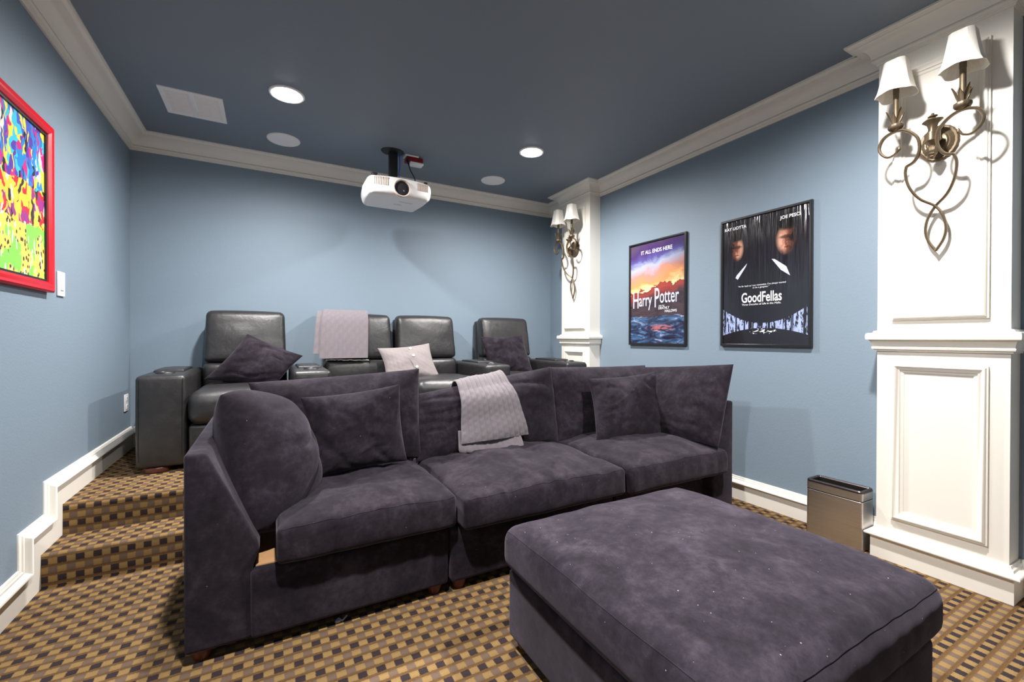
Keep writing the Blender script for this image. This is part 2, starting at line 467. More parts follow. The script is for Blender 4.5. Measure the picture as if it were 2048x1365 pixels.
def arc(c, r, a0, a1, n=5): return [(c[0]+r[0]*math.cos(math.radians(a0+(a1-a0)*i/n)), c[1]+r[1]*math.sin(math.radians(a0+(a1-a0)*i/n))) for i in range(n+1)]
def crown_prof(s=1):
    p = [(0, -.125), (.010, -.125), (.010, -.117), (.014, -.117), (.014, -.110)]
    p += arc((.016, -.101), (.012, .010), -70, 80, 5)
    p += [(.022, -.089), (.027, -.089)]
    p += [(.029+.071*(1-math.cos(t*math.pi/16)), -.088+.060*math.sin(t*math.pi/16)) for t in range(1, 8)]
    p += [(.104, -.026), (.104, -.021), (.112, -.017), (.117, -.010), (.128, -.010), (.128, 0), (0, 0)]
    return [(a*s, H-.0005+b) for a, b in p]
mpXY = lambda p, b: Vector((p[0], p[1], b))
crown = sweep(crown_prof(), [(XR, YF), (XR, YB), (XL, YB), (XL, YF)], mpXY)
struct(fixn(mesh('trim_1', *crown, M_TRIM, smooth=30)))
BASE_H = .164
base_prof = [(0, 0), (0, .019), (.106, .019), (.110, .024), (.116, .033)] + [(.116+.016*math.sin(t*math.pi/12)+.000, .024+.014*math.cos(t*math.pi/12)-.000) for t in range(1, 6)] + [(.136, .022), (.140, .016), (.148, .014), (.152, .010), (.160, .008), (BASE_H, .005), (BASE_H, 0)]
bl = sweep(base_prof, [(YF, 0), (N1, 0), (N1, RISE), (N2, RISE), (N2, PLAT), (YB, PLAT)], lambda p, b: Vector((XL+b, p[0], p[1])))
struct(fixn(mesh('baseboard_left', *bl, M_TRIM, smooth=30)))
br = sweep(base_prof, [(YF, 0), (N1, 0), (N1, RISE), (N2, RISE), (N2, PLAT), (YB, PLAT)], lambda p, b: Vector((XR-b, p[0], p[1])))
struct(fixn(mesh('baseboard_right', *br, M_TRIM, smooth=30)))
bb = sweep(base_prof, [(XL+.02, PLAT), (XR-.02, PLAT)], lambda p, b: Vector((p[0], YB-b, p[1])))
struct(fixn(mesh('baseboard_back', *bb, M_TRIM, smooth=30)))
struct(fixn(mesh('baseboard_front', *sweep(base_prof, [(XL+.02, 0), (XR-.02, 0)], lambda p, b: Vector((p[0], YF+b, p[1]))), M_TRIM, smooth=30)))

# ---- panelled pillars on the right wall
XP = 2.8455
def pillar(y0, y1, zb, label, group='white panelled wall pillars'):
    yc = (y0+y1)/2
    T = thing('pilaster', label, 'pillar', ((XP+XR)/2, yc, zb), group)
    mesh('shaft', *box(XP, XR, y0, y1, zb, H-.002), M_TRIM, T, smooth=False)
    U = [(XR, y0), (XP, y0), (XP, y1), (XR, y1)][::-1]   # left normal points outwards
    # path order so that the left side is outside the pillar
    def around(prof, nm):
        fixn(mesh(nm, *sweep(prof, [(XR, y1), (XP, y1), (XP, y0), (XR, y0)][::-1], mpXY), M_TRIM, T, smooth=30))
    def pr(pts): return [(a, b) for a, b in pts]
    bp = [(0, zb), (.019, zb), (.019, zb+.106), (.024, zb+.110), (.034, zb+.114)]+[(.030+.011*math.cos(t*math.pi/10), zb+.122+.010*math.sin(t*math.pi/10)) for t in range(-2, 6)]+[(.018, zb+.137), (.016, zb+.148), (.010, zb+.152), (.006, zb+.164), (0, zb+.164)]
    around(bp, 'plinth')
    rl = [(0, 1.098), (.010, 1.098), (.010, 1.106), (.018, 1.108), (.020, 1.116), (.016, 1.122)]+[(.018+.016*(1-math.cos(t*math.pi/10)), 1.122+.036*math.sin(t*math.pi/10)) for t in range(1, 5)]+[(.034+.006*math.cos(t*math.pi/12), 1.172+.020*math.sin(t*math.pi/12)) for t in range(-3, 7)]+[(.016, 1.194), (.012, 1.204), (0, 1.206)]
    around(rl, 'chair_rail')
    around([(a, b) for a, b in crown_prof(.9)], 'crown')
    for (z0, z1, nm) in ((zb+.224, 1.037, 'lower_panel_moulding'), (1.258, 2.530, 'upper_panel_moulding')):
        pp = [(0, 0), (0, .012)]+[(.006+.010*(1-math.cos(t*math.pi/8)), .012+.010*math.sin(t*math.pi/8)) for t in range(0, 5)]+[(.026, .014), (.034, .012), (.037, .006), (.043, .006), (.050, .003), (.050, 0)]
        a0, a1 = yc-.176, yc+.176
        fixn(mesh(nm, *sweep(pp, [(a0, z0), (a1, z0), (a1, z1), (a0, z1)], lambda p, b: Vector((XP-b, p[0], p[1])), closed=True), M_TRIM, T, smooth=30))
    return T
pillar(.608, 1.090, 0, 'wide white panelled pillar beside the steel bin, nearest the camera')
pillar(3.490, 3.975, PLAT, 'white panelled pillar in the far corner behind the black recliners')

# ================================================================== CEILING FITTINGS
def can_light(i, x, y, label):
    T = thing('recessed_light', label, 'ceiling light', (x, y, H), 'recessed ceiling lights')
    tr = [(.086, -.001), (.088, -.006), (.094, -.009), (.102, -.008), (.106, -.003), (.106, 0)]
    mesh('trim_ring', *lathe((x, y, H), tr, 36, cap=False), M_WHITE, T)
    mesh('lens', *lathe((x, y, H), [(.0005, -.020), (.03, -.0195), (.055, -.017), (.075, -.012), (.087, -.003)], 36, cap=True), M_LAMP, T)
    ld = bpy.data.lights.new('lamp_glow', 'SPOT'); ld.energy = CAN_POWER*4; ld.color = CAN_COLOR; ld.spot_size = math.radians(172); ld.spot_blend = 1.0; ld.shadow_soft_size = .055
    lo = bpy.data.objects.new('lamp_glow', ld); COL.objects.link(lo); lo.parent = T; lo.location = (0, 0, -.03)
CAN_LABELS = ['bright recessed ceiling light right of the white air vent', 'bright recessed ceiling light between the projector and the far pillar',
 'round recessed light over the left of the seating', 'round recessed light over the ottoman']
for i, ((x, y), lb) in enumerate(zip(CANS, CAN_LABELS)): can_light(i, x, y, lb)
for (x, y, lb) in ((.104, 3.93, 'white round ceiling speaker below the left recessed light'), (1.958, 3.915, 'white round ceiling speaker right of the projector')):
    T = thing('ceiling_speaker', lb, 'speaker', (x, y, H), 'round ceiling speakers')
    mesh('rim', *lathe((x, y, H), [(.108, -.002), (.109, -.007), (.116, -.008), (.120, -.003), (.120, 0)], 36, cap=False), M_WHITE, T)
    mesh('grille', *lathe((x, y, H), [(.0005, -.006), (.06, -.006), (.109, -.005)], 36), M_GRILLE, T)
# vent
vx0, vx1, vy0, vy1 = -.614, -.267, 3.463, 3.835
T = thing('ceiling_vent', 'white rectangular ceiling air vent with two grilles by the left crown moulding', 'vent', ((vx0+vx1)/2, (vy0+vy1)/2, H))
fixn(mesh('frame', *sweep([(0, H), (0, H-.006), (.004, H-.009), (.026, H-.007), (.028, H-.003), (.028, H)], [(vx0, vy0), (vx1, vy0), (vx1, vy1), (vx0, vy1)], mpXY, closed=True), M_WHITE, T, smooth=30))
mesh('divider', *rbox((vx0+vx1)/2-.012, (vx0+vx1)/2+.012, vy0+.026, vy1-.026, H-.007, H-.0005, .002), M_WHITE, T)
M_VENT = simple('vent_filter', rgb(246, 244, 244), .7, noise_amt=.25, nscale=25)
mesh('filter', *box(vx0+.02, vx1-.02, vy0+.02, vy1-.02, H-.0025, H-.0005), M_VENT, T, smooth=False)
slat0 = None
for sx in (0, 1):
    a0 = vx0+.03 if sx == 0 else (vx0+vx1)/2+.014; a1 = (vx0+vx1)/2-.014 if sx == 0 else vx1-.03
    for q in range(22):
        yy = vy0+.034+q*(vy1-vy0-.068)/21
        if slat0 is None:
            slat0 = mesh('slat', *xf(box(-(a1-a0)/2, (a1-a0)/2, -.0015, .0015, -.004, 0), lambda v: v), M_VENT, T, smooth=False, origin=(0, 0, 0)); ob = slat0
        else: ob = slat0.copy(); COL.objects.link(ob)
        ob.parent = T; ob.location = Vector(((a0+a1)/2, yy, H-.002))-org(T)

# ================================================================== PROJECTOR
T = thing('projector_mount', 'black post ceiling mount holding the white projector', 'mount', (.92, 3.73, H))
mesh('ceiling_plate', *xf(lathe((0, 0, 0), [(.001, -.012), (.07, -.012), (.078, -.008), (.08, 0)], 28), lambda v: Vector((.915+v.x*1.18, 3.725+v.y*1.0, H+v.z))), M_BLACK, T)
mesh('post', *rbox(.887, .953, 3.70, 3.76, 2.47, H-.008, .006), M_BLACK, T)
mesh('cross_plate', *rbox(.80, 1.04, 3.62, 3.82, 2.452, 2.470, .005), M_BLACK, T)
mesh('cable', *tube(catmull([(.962, 3.69, H-.02), (.966, 3.685, 2.62), (.960, 3.688, 2.55), (.964, 3.69, 2.47)], 6), .004, 8), M_BLUEC, T)
PX0, PX1, PY0, PY1, PZ0, PZ1 = .665, 1.185, 3.495, 3.93, 2.292, 2.447
T = thing('projector', 'white video projector with a large lens hanging below the ceiling', 'projector', ((PX0+PX1)/2, 3.7, PZ0))
def pshape(p):
    hx, hy, hz = (PX1-PX0)/2, (PY1-PY0)/2, (PZ1-PZ0)/2
    f = (p.z/hz)
    t = max(0, -f)
    ny = p.y/hy
    # sides draw in towards the bottom and the back, front bows outwards
    p = Vector((p.x*(1-.05*t-.10*max(0, ny)), p.y, p.z))
    p.y += -.030*(1-(p.x/hx)**2) if ny < 0 else -.03*t
    p.z += .018*t*max(0, (ny))*0 - .012*(p.x/hx)**2*(f > 0)
    return p
mesh('body', *soft_box(((PX0+PX1)/2, (PY0+PY1)/2, (PZ0+PZ1)/2), ((PX1-PX0)/2, (PY1-PY0)/2, (PZ1-PZ0)/2), .042, (12, 10, 3), seg=5, fn=pshape), M_WHITE, T)
lc = at(804.3, 376.7, y=3.462)
M_RIM = simple('beige_lens_rim', rgb(214, 198, 186), .4)
mesh('lens_ring', *lathe(lc, [(.058, .03), (.068, .02), (.070, -.004), (.067, -.012), (.061, -.010), (.058, .002), (.058, .03)], 36, 'y', cap=False), M_RIM, T)
M_LENS = simple('dark_lens_glass', (.03, .03, .034), .12)
mesh('lens', *lathe(lc, [(.0005, -.004), (.03, -.003), (.059, .004)], 32, 'y'), M_LENS, T)
for k, (xa, xb) in enumerate(((.715, .815), (1.06, 1.145))):
    n = 9
    for q in range(n):
        x = xa+(xb-xa)*q/(n-1)
        yy = PY0-.030*(1-((x-(PX0+PX1)/2)/((PX1-PX0)/2))**2)
        mesh('vent_slat', *rbox(x-.0032, x+.0032, yy-.003, yy+.012, 2.362, 2.428-.006*k, .001), M_RIM, T)
mesh('adjuster_clip', *rbox(.70, .745, 3.50, 3.54, 2.446, 2.458, .004), M_BLACK, T)
mesh('adjuster_clip', *rbox(1.12, 1.15, 3.50, 3.54, 2.436, 2.450, .004), M_BLACK, T)
def text_geo(body, size, mp, extrude=.0005, bold=0, align='CENTER', sx=1, shear=0):
    cu = bpy.data.curves.new('lettering', 'FONT'); cu.body = body; cu.size = size; cu.align_x = align; cu.align_y = 'CENTER'; cu.resolution_u = 3; cu.offset = bold; cu.shear = shear
    to = bpy.data.objects.new('lettering', cu); COL.objects.link(to)
    dg = bpy.context.evaluated_depsgraph_get(); me = bpy.data.meshes.new_from_object(to.evaluated_get(dg))
    V = [mp(v.co.x*sx, v.co.y) for v in me.vertices]; Fc = [tuple(p.vertices) for p in me.polygons]
    bpy.data.objects.remove(to); bpy.data.meshes.remove(me); bpy.data.curves.remove(cu)
    return V, Fc
M_GREYINK = simple('grey_ink', rgb(150, 148, 152), .6)
for (x0_, x1_, yy) in ((.945, .985, 3.615), (.99, 1.055, 3.622), (.915, .94, 3.70), (.945, .985, 3.703)):
    mesh('printed_mark', *box(x0_, x1_, yy-.004, yy+.004, PZ0-.0008, PZ0+.001), M_GREYINK, T, smooth=False)
T = thing('wireless_receiver', 'small red and white box on the ceiling beside the projector post', 'receiver', (1.08, 3.76, H))
mesh('bracket', *rbox(1.022, 1.14, 3.715, 3.80, H-.012, H-.001, .002), M_WHITE, T)
mesh('case', *rbox(1.035, 1.18, 3.72, 3.80, H-.055, H-.012, .006), M_REDBOX, T)
mesh('cover', *rbox(1.065, 1.184, 3.718, 3.80, H-.070, H-.053, .004), M_WHITE, T)
mesh('plug', *tube([(1.04, 3.715, H-.05), (1.045, 3.70, H-.09), (1.05, 3.695, H-.12)], lambda t: .013*(1-.7*t), 8), M_BLACK, T)
mesh('cable', *tube(catmull([(1.05, 3.695, H-.12), (1.06, 3.68, H-.16), (1.085, 3.66, H-.22), (1.088, 3.64, H-.29), (1.08, 3.64, 2.44)], 6), .0045, 8), M_BLACK, T)

# ================================================================== SCONCES
def leaf(base, d, length, wid, curl, mp):
    """acanthus leaf rising from base, leaning along the unit direction d (horizontal)"""
    V, Fc = [], []; n = 7
    for s in (0, 1):
        for i in range(n+1):
            t = i/n; wv = wid*(math.sin(math.pi*(.18+.80*t))**.8)*(1-.25*t)
            up = length*(t-.12*t*t); out = curl*(t**2.2)+.006*math.sin(t*3)
            for a in (-1, -.5, 0, .5, 1):
                c = Vector((d[0], d[1], 0))*(out-.006*(1-abs(a))*math.sin(math.pi*t)*0 + .004*a*a - .0022*s)
                side = Vector((-d[1], d[0], 0))*a*wv
                V.append(Vector(base)+c+side+Vector((0, 0, up)))
    m = 5; off = m*(n+1)
    for i in range(n):
        for j in range(m-1):
            q = (i*m+j, i*m+j+1, (i+1)*m+j+1, (i+1)*m+j)
            Fc.append(q); Fc.append(tuple(off+x for x in reversed(q)))
    for i in range(n):
        Fc.append((i*m, (i+1)*m, off+(i+1)*m, off+i*m)); Fc.append(((i+1)*m+4, i*m+4, off+i*m+4, off+(i+1)*m+4))
    return V, Fc
def oct_sec(th):
    """square with clipped corners"""
    a = (th+math.pi/4) % (math.pi/2)-math.pi/4
    return min(1/math.cos(a), 1.16/math.cos(abs(a)-math.pi/4))
def sconce(yc, label):
    P = lambda u, wv, z: Vector((XP-wv, yc+u, z))
    T = thing('wall_sconce', label, 'wall lamp', P(0, 0, 2.11), 'two-arm bronze sconces')
    fl = lambda th: 1+.022*abs(math.sin(11*th))
    plate = lathe((0, 0, 0), [(.073, 0), (.074, .006), (.068, .013), (.060, .012), (.046, .022), (.042, .021), (.036, .027), (.001, .029)], 66, 'x', sec=fl)
    mesh('backplate', *xf(plate, lambda v: Vector((XP-v.x, yc+v.y, 2.112+v.z*1.14))), M_BRONZE, T)
    mesh('backplate_stem', *tube([P(0, .02, 2.115), P(0, .075, 2.12)], .014, 12), M_BRONZE, T)
    sc = lambda th: 1+.10*math.cos(4*th)
    mesh('finial', *lathe(P(0, .078, 0), [(.001, 2.240), (.006, 2.238), (.005, 2.231), (.016, 2.227), (.018, 2.222), (.007, 2.217), (.034, 2.206), (.036, 2.201), (.020, 2.186), (.015, 2.168), (.017, 2.150), (.027, 2.146), (.028, 2.110), (.030, 2.106), (.018, 2.094), (.010, 2.082), (.001, 2.080)][::-1], 28, sec=sc), M_BRONZE, T)
    cone = lambda th: 1+.07*math.sin(7*th)
    mesh('pine_cone', *lathe(P(0, .080, 0), [(.001, 2.020), (.008, 2.024), (.013, 2.032), (.012, 2.034), (.019, 2.044), (.018, 2.046), (.023, 2.058), (.021, 2.060), (.022, 2.072), (.014, 2.082), (.001, 2.084)], 28, sec=cone), M_BRONZE, T)
    ring = [(.107, 2.100), (.121, 2.077), (.150, 2.070), (.177, 2.096), (.185, 2.132), (.166, 2.172), (.120, 2.188), (.075, 2.172), (.040, 2.132), (.031, 2.092), (.036, 2.052), (.055, 2.020), (.084, 2.008)]
    low = [(.084, 2.008, .110), (.091, 1.970, .100), (.080, 1.905, .085), (.048, 1.845, .062), (0, 1.803, .036), (-.028, 1.752, .034), (-.038, 1.692, .030), (-.028, 1.640, .026), (0, 1.588, .024)]
    for s in (-1, 1):
        pa = catmull([P(s*u, .136-.026*max(0, (i-8)/4), z) for i, (u, z) in enumerate(ring)], 5)
        arm = mesh('scroll_arm', *tube(pa, lambda t: .0046+.0022*min(1, t*3), 8, flat=1.7, axis=(1, 0, 0)), M_BRONZE, T)
        off = .004*s
        pb = catmull([P(s*u, wv+off*0+(.006 if s > 0 else 0), z) for u, z, wv in low], 6)
        mesh('strap', *tube(pb, .0062, 8, flat=1.5, axis=(1, 0, 0)), M_BRONZE, T)
        mesh('scroll_bud', *lathe(P(s*.106, .136, 2.098), [(.001, -.012), (.006, -.006), (.007, 0), (.004, .007), (.001, .014)], 10), M_BRONZE, T)
        cu = s*.119; wv = .136
        gad = lambda th: 1+.05*abs(math.sin(5*th))
        mesh('drip_cup', *lathe(P(cu, wv, 0), [(.001, 2.187), (.012, 2.188), (.026, 2.197), (.031, 2.206), (.030, 2.216), (.020, 2.224), (.010, 2.228), (.001, 2.228)], 40, sec=gad), M_BRONZE, T)
        mesh('candle_sleeve', *lathe(P(cu, wv, 0), [(.001, 2.225), (.0115, 2.225), (.0115, 2.372), (.0125, 2.374), (.0125, 2.40), (.001, 2.40)], 18), M_BRONZE, T)
        for q in range(7):
            th = 2*math.pi*q/7+.4
            mesh('leaf', *leaf(P(cu, wv, 2.222)+Vector((math.cos(th)*.010, math.sin(th)*.010, 0)), (math.cos(th), math.sin(th)), .062 if q % 2 else .078, .0105, .018 if q % 2 else .026, None), M_BRONZE, T)
        # shade: bell sides, clipped corners, open top and bottom
        prof = [(.0735-.031*(t/8)**.62, 2.368+.162*t/8) for t in range(9)]
        prof2 = [(r-.0022, z) for r, z in prof]
        pr_ = prof+prof2[::-1]+[prof[0]]
        def flare(v):
            z0 = 2.368; c0 = P(cu, wv, 0)
            if v.z < z0+.03:
                th = math.atan2(v.y-c0.y, v.x-c0.x); v = v+Vector((0, 0, -.006*math.cos(4*th)*(1-(v.z-z0)/.03)*-1))
            return v
        sh = mesh('lamp_shade', *xf(lathe(P(cu, wv, 0), pr_, 48, sec=oct_sec, cap=False), flare), M_SHADE, T, smooth=25)
        tri = [(r+.0012, z) for r, z in prof[:2]]
        mesh('shade_fitter', *lathe(P(cu, wv, 0), [(.001, 2.46), (.010, 2.46), (.010, 2.49), (.001, 2.49)], 12), M_BRONZE, sh)
sconce(.849, 'antique bronze two-arm sconce with ivory shades on the near pillar')
sconce(3.7325, 'antique bronze two-arm sconce with ivory shades on the far corner pillar')

# ================================================================== PICTURES
def uvplane(name, x, y0, y1, z0, z1, mat, parent, flip=1, thick=.004):
    """thin upright print; Object coordinates run 0..1 in Y (left to right as seen) and Z"""
    sx = -flip
    me = mesh(name, [(x, y0, z0), (x, y1, z0), (x, y1, z1), (x, y0, z1), (x+thick*flip, y0, z0), (x+thick*flip, y1, z0), (x+thick*flip, y1, z1), (x+thick*flip, y0, z1)],
              [(0, 1, 2, 3), (7, 6, 5, 4), (0, 4, 5, 1), (1, 5, 6, 2), (2, 6, 7, 3), (3, 7, 4, 0)], mat, parent, smooth=False)
    uv = me.data.uv_layers.new(name='UVMap')
    for l in me.data.loops:
        v = me.data.vertices[l.vertex_index].co+org(parent)
        a = (v.y-y0)/(y1-y0); a = 1-a if flip > 0 else a
        uv.data[l.index].uv = (a, (v.z-z0)/(z1-z0))
    return fixn(me)
def frame_sweep(x, y0, y1, z0, z1, wd, dp, flip):
    pp = [(0, 0), (0, dp*.8), (wd*.2, dp), (wd*.8, dp), (wd, dp*.75), (wd, 0)]
    return sweep(pp, [(y0, z0), (y1, z0), (y1, z1), (y0, z1)], lambda p, b: Vector((x-flip*b, p[0], p[1])), closed=True)

def art_sunset():
    m = NT('sunset_print', .16, spec=.5); uv = m.pos('uv'); s = m.sep(uv); u, v = s[0], s[1]
    n = m.noise(m.scale(uv, (3, 5, 1)), 1, 5, .62, .7)[0]; n2 = m.noise(m.scale(uv, (3, 16, 1), loc=(3, 1, 0)), 1, 5, .65, 1.5)[0]
    vv = m.math('ADD', m.math('ADD', v, m.math('MULTIPLY', m.math('SUBTRACT', n, .5), .22)), m.math('MULTIPLY', u, -.10))
    sky = m.ramp(vv, [(.50, rgb(250, 226, 160)), (.57, rgb(226, 150, 90)), (.65, rgb(196, 140, 124)), (.73, rgb(170, 178, 205)), (.80, rgb(92, 84, 150)), (.88, rgb(78, 52, 112)), (.97, rgb(92, 74, 100))])
    sky = m.mix(m.math('MULTIPLY', m.math('SMOOTH_MIN', m.math('MULTIPLY', m.math('MAXIMUM', m.math('SUBTRACT', u, .55), 0), 2.2), 1, .1), n), sky, rgb(44, 46, 62))
    water = m.ramp(n2, [(.30, rgb(26, 26, 46)), (.47, rgb(48, 54, 82)), (.58, rgb(66, 104, 142)), (.68, rgb(190, 170, 190))])
    du = m.math('POWER', m.math('DIVIDE', m.math('SUBTRACT', u, .58), .30), 2); dv = m.math('POWER', m.math('DIVIDE', m.math('SUBTRACT', v, .155), .035), 2)
    gl = m.math('SUBTRACT', 1, m.math('ADD', du, dv), clamp=True)
    water = m.mix(m.math('MULTIPLY', m.math('POWER', gl, .6), m.math('MULTIPLY', m.math('GREATER_THAN', n2, .50), .6)), water, rgb(196, 92, 60))
    ridge = m.math('ADD', .50, m.math('ADD', m.math('MULTIPLY', u, .10), m.math('MULTIPLY', m.math('SUBTRACT', n, .5), .25)))
    land = m.ramp(n2, [(.3, rgb(34, 26, 34)), (.6, rgb(70, 52, 56))])
    glow = m.math('MULTIPLY', m.math('SUBTRACT', 1, m.math('MULTIPLY', m.math('ABSOLUTE', m.math('SUBTRACT', v, m.math('SUBTRACT', ridge, .03))), 12), clamp=True), m.math('MULTIPLY', n, .8))
    land = m.mix(glow, land, rgb(214, 74, 50))
    c = m.mix(m.math('GREATER_THAN', v, ridge), land, sky)
    c = m.mix(m.math('GREATER_THAN', m.math('ADD', .27, m.math('MULTIPLY', m.math('SUBTRACT', n, .5), .08)), v), c, water)
    m.l(c, m.b.inputs['Base Color']); m.set('Coat Weight', .6); m.set('Coat Roughness', .04); return m.m
def art_noir():
    m = NT('black_poster_print', .14, spec=.5); uv = m.pos('uv'); s = m.sep(uv); u, v = s[0], s[1]
    n = m.noise(m.scale(uv, (26, 7, 1)), 1, 4, .6, .6)[0]; n2 = m.noise(m.scale(uv, (5, 4, 1)), 1, 3)[0]
    c = m.mix(n2, rgb(20, 18, 23), rgb(40, 36, 42))
    def oval(cu, cv, ru, rv):
        a = m.math('POWER', m.math('DIVIDE', m.math('SUBTRACT', u, cu), ru), 2); b = m.math('POWER', m.math('DIVIDE', m.math('SUBTRACT', v, cv), rv), 2)
        d = m.math('ADD', a, b); return m.math('MULTIPLY', m.math('SUBTRACT', 1.12, d, clamp=True), 1.3, clamp=True)
    for cu, cv, ru, rv, sd in ((.185, .765, .088, .100, 1), (.76, .775, .115, .115, -1)):
        f = oval(cu, cv, ru, rv)
        nz = m.noise(m.scale(uv, (14, 12, 1), loc=(cu*7, cv*3, 0)), 1, 4, .65, .5)[0]
        lit = m.math('ADD', m.math('MULTIPLY', m.math('DIVIDE', m.math('SUBTRACT', u, cu), ru), .42*sd), m.math('ADD', m.math('MULTIPLY', nz, .9), .02), clamp=True)
        sk = m.ramp(lit, [(.15, rgb(22, 16, 17)), (.45, rgb(122, 72, 56)), (.75, rgb(222, 166, 140))])
        c = m.mix(m.math('POWER', f, 1.5), c, sk)
        f2 = oval(cu, cv+rv*.98, ru*1.05, rv*.46); c = m.mix(f2, c, rgb(20, 16, 17))
        fe = oval(cu, cv+.16*rv, ru*.80, rv*.13); c = m.mix(m.math('MULTIPLY', fe, .75), c, rgb(30, 20, 20))
        fm = oval(cu+.05*ru, cv-.50*rv, ru*.36, rv*.07); c = m.mix(m.math('MULTIPLY', fm, .7), c, rgb(70, 34, 32))
        fn_ = oval(cu+.1*sd*ru, cv-.15*rv, ru*.10, rv*.28); c = m.mix(m.math('MULTIPLY', fn_, .45), c, rgb(54, 32, 28))
    # bluish city band along the bottom: generic uprights and light patches
    au = m.math('ABSOLUTE', m.math('SUBTRACT', u, .5))
    bot = m.math('SUBTRACT', .130, m.math('MULTIPLY', m.math('POWER', au, 2), .24))
    topv = m.math('ADD', .168, m.math('MULTIPLY', m.math('POWER', au, 2), .50))
    inb = m.math('MULTIPLY', m.math('GREATER_THAN', v, bot), m.math('GREATER_THAN', topv, v))
    blocks = m.math('GREATER_THAN', m.noise(m.scale(uv, (34, 12, 1)), 1, 4, .75)[0], .47)
    blocks = m.math('MULTIPLY', blocks, m.math('GREATER_THAN', m.noise(m.scale(uv, (30, 1.2, 1), loc=(2, 5, 0)), 1, 2)[0], .44))
    city = m.mix(n, rgb(120, 140, 205), rgb(196, 208, 240))
    c = m.mix(m.math('MULTIPLY', inb, blocks), c, city)
    streak = m.math('MULTIPLY', m.math('GREATER_THAN', m.noise(m.scale(uv, (26, 60, 1), (0, 0, .5)), 1, 2)[0], .62), m.math('MULTIPLY', m.math('LESS_THAN', m.math('ABSOLUTE', m.math('SUBTRACT', u, .5)), .16), m.math('LESS_THAN', m.math('ABSOLUTE', m.math('SUBTRACT', v, .105)), .02)))
    c = m.mix(streak, c, rgb(205, 205, 215))
    m.l(c, m.b.inputs['Base Color']); m.set('Coat Weight', 1); m.set('Coat Roughness', .05)
    wav = m.noise(m.scale(uv, (16, 1.4, 1)), 1, 2, .5, .3)[0]
    hh = m.math('MULTIPLY', wav, m.math('POWER', v, 3)); bn = m.bump(hh, .5, .03)
    m.l(bn.outputs[0], m.b.inputs['Coat Normal']); return m.m
M_INK = simple('white_ink', rgb(232, 232, 236), .3)
M_INKB = simple('pale_blue_ink', rgb(196, 202, 226), .3)
def poster(y0, y1, z0, z1, name, label, art, texts, shapes=()):
    T = thing(name, label, 'poster', (XR, (y0+y1)/2, z0), 'framed film posters')
    xw = XR-.001
    fixn(mesh('frame', *frame_sweep(xw, y0, y1, z0, z1, .018, .024, 1), M_FRAME, T, smooth=30))
    pr_ = uvplane('print', xw-.012, y0+.012, y1-.012, z0+.012, z1-.012, art, T, 1)
    W_, H_ = (y1-y0-.024), (z1-z0-.024); xs = xw-.0128
    def mp(cu, cv, slope=0): return lambda a, b: Vector((xs, y1-.012-cu*W_-a, z0+.012+cv*H_+b))
    for (body, size, cu, cv, bold, sx, mt) in texts:
        mesh('lettering', *text_geo(body, size, mp(cu, cv), bold=bold, sx=sx), mt, pr_, smooth=False)
    for nm, pts, mt in shapes:
        V = [Vector((xs+.0002, y1-.012-a*W_, z0+.012+b*H_)) for a, b in pts]
        mesh(nm, V, [tuple(range(len(V)))], mt, pr_, smooth=False)
    return T
poster(2.411, 3.055, 1.103, 2.034, 'framed_poster', 'black framed poster with purple and orange sunset sky above blue water', art_sunset(), [
    ('IT ALL ENDS HERE', .047, .50, .905, .0006, .92, M_INK), ('H', .215, .115, .430, .001, .52, M_INKB), ('arry', .165, .300, .430, .001, .56, M_INKB), ('P', .245, .515, .436, .001, .50, M_INKB), ('otter', .175, .730, .452, .001, .56, M_INKB), ('AND THE', .016, .60, .366, 0, .9, M_INK), ('DEATHLY', .032, .64, .343, .0003, .85, M_INK), ('HALLOWS', .032, .76, .312, .0003, .85, M_INK)])
poster(1.471, 2.101, 1.107, 2.034, 'framed_poster', 'black framed poster with two faces and a white title, next to the near pillar', art_noir(), [
    ('RAY LIOTTA', .030, .165, .935, .0006, 1.0, M_INK), ('JOE PESCI', .030, .80, .935, .0006, 1.0, M_INK),
    ("\u201cAs far back as I can remember, I\u2019ve always wanted", .0165, .48, .462, 0, .98, M_INK), ('to be a gangster.\u201d', .0165, .48, .444, 0, 1.0, M_INK),
    ('GoodFellas', .098, .48, .365, .0016, .64, M_INK), ('Three Decades of Life in the Mafia.',  .0185, .48, .315, .0001, 1.05, M_INK)],
    shapes=[('collar_shape', [(.17, .535), (.185, .555), (.315, .64), (.30, .615), (.20, .52)], M_INKB), ('collar_shape', [(.60, .645), (.635, .64), (.76, .575), (.80, .505), (.70, .555)], M_INKB),
            ('street_mark', [(.38, .098), (.46, .118), (.44, .104)], M_INK), ('street_mark', [(.46, .10), (.53, .122), (.52, .10)], M_INK), ('street_mark', [(.56, .104), (.62, .108), (.60, .094)], M_INK)])
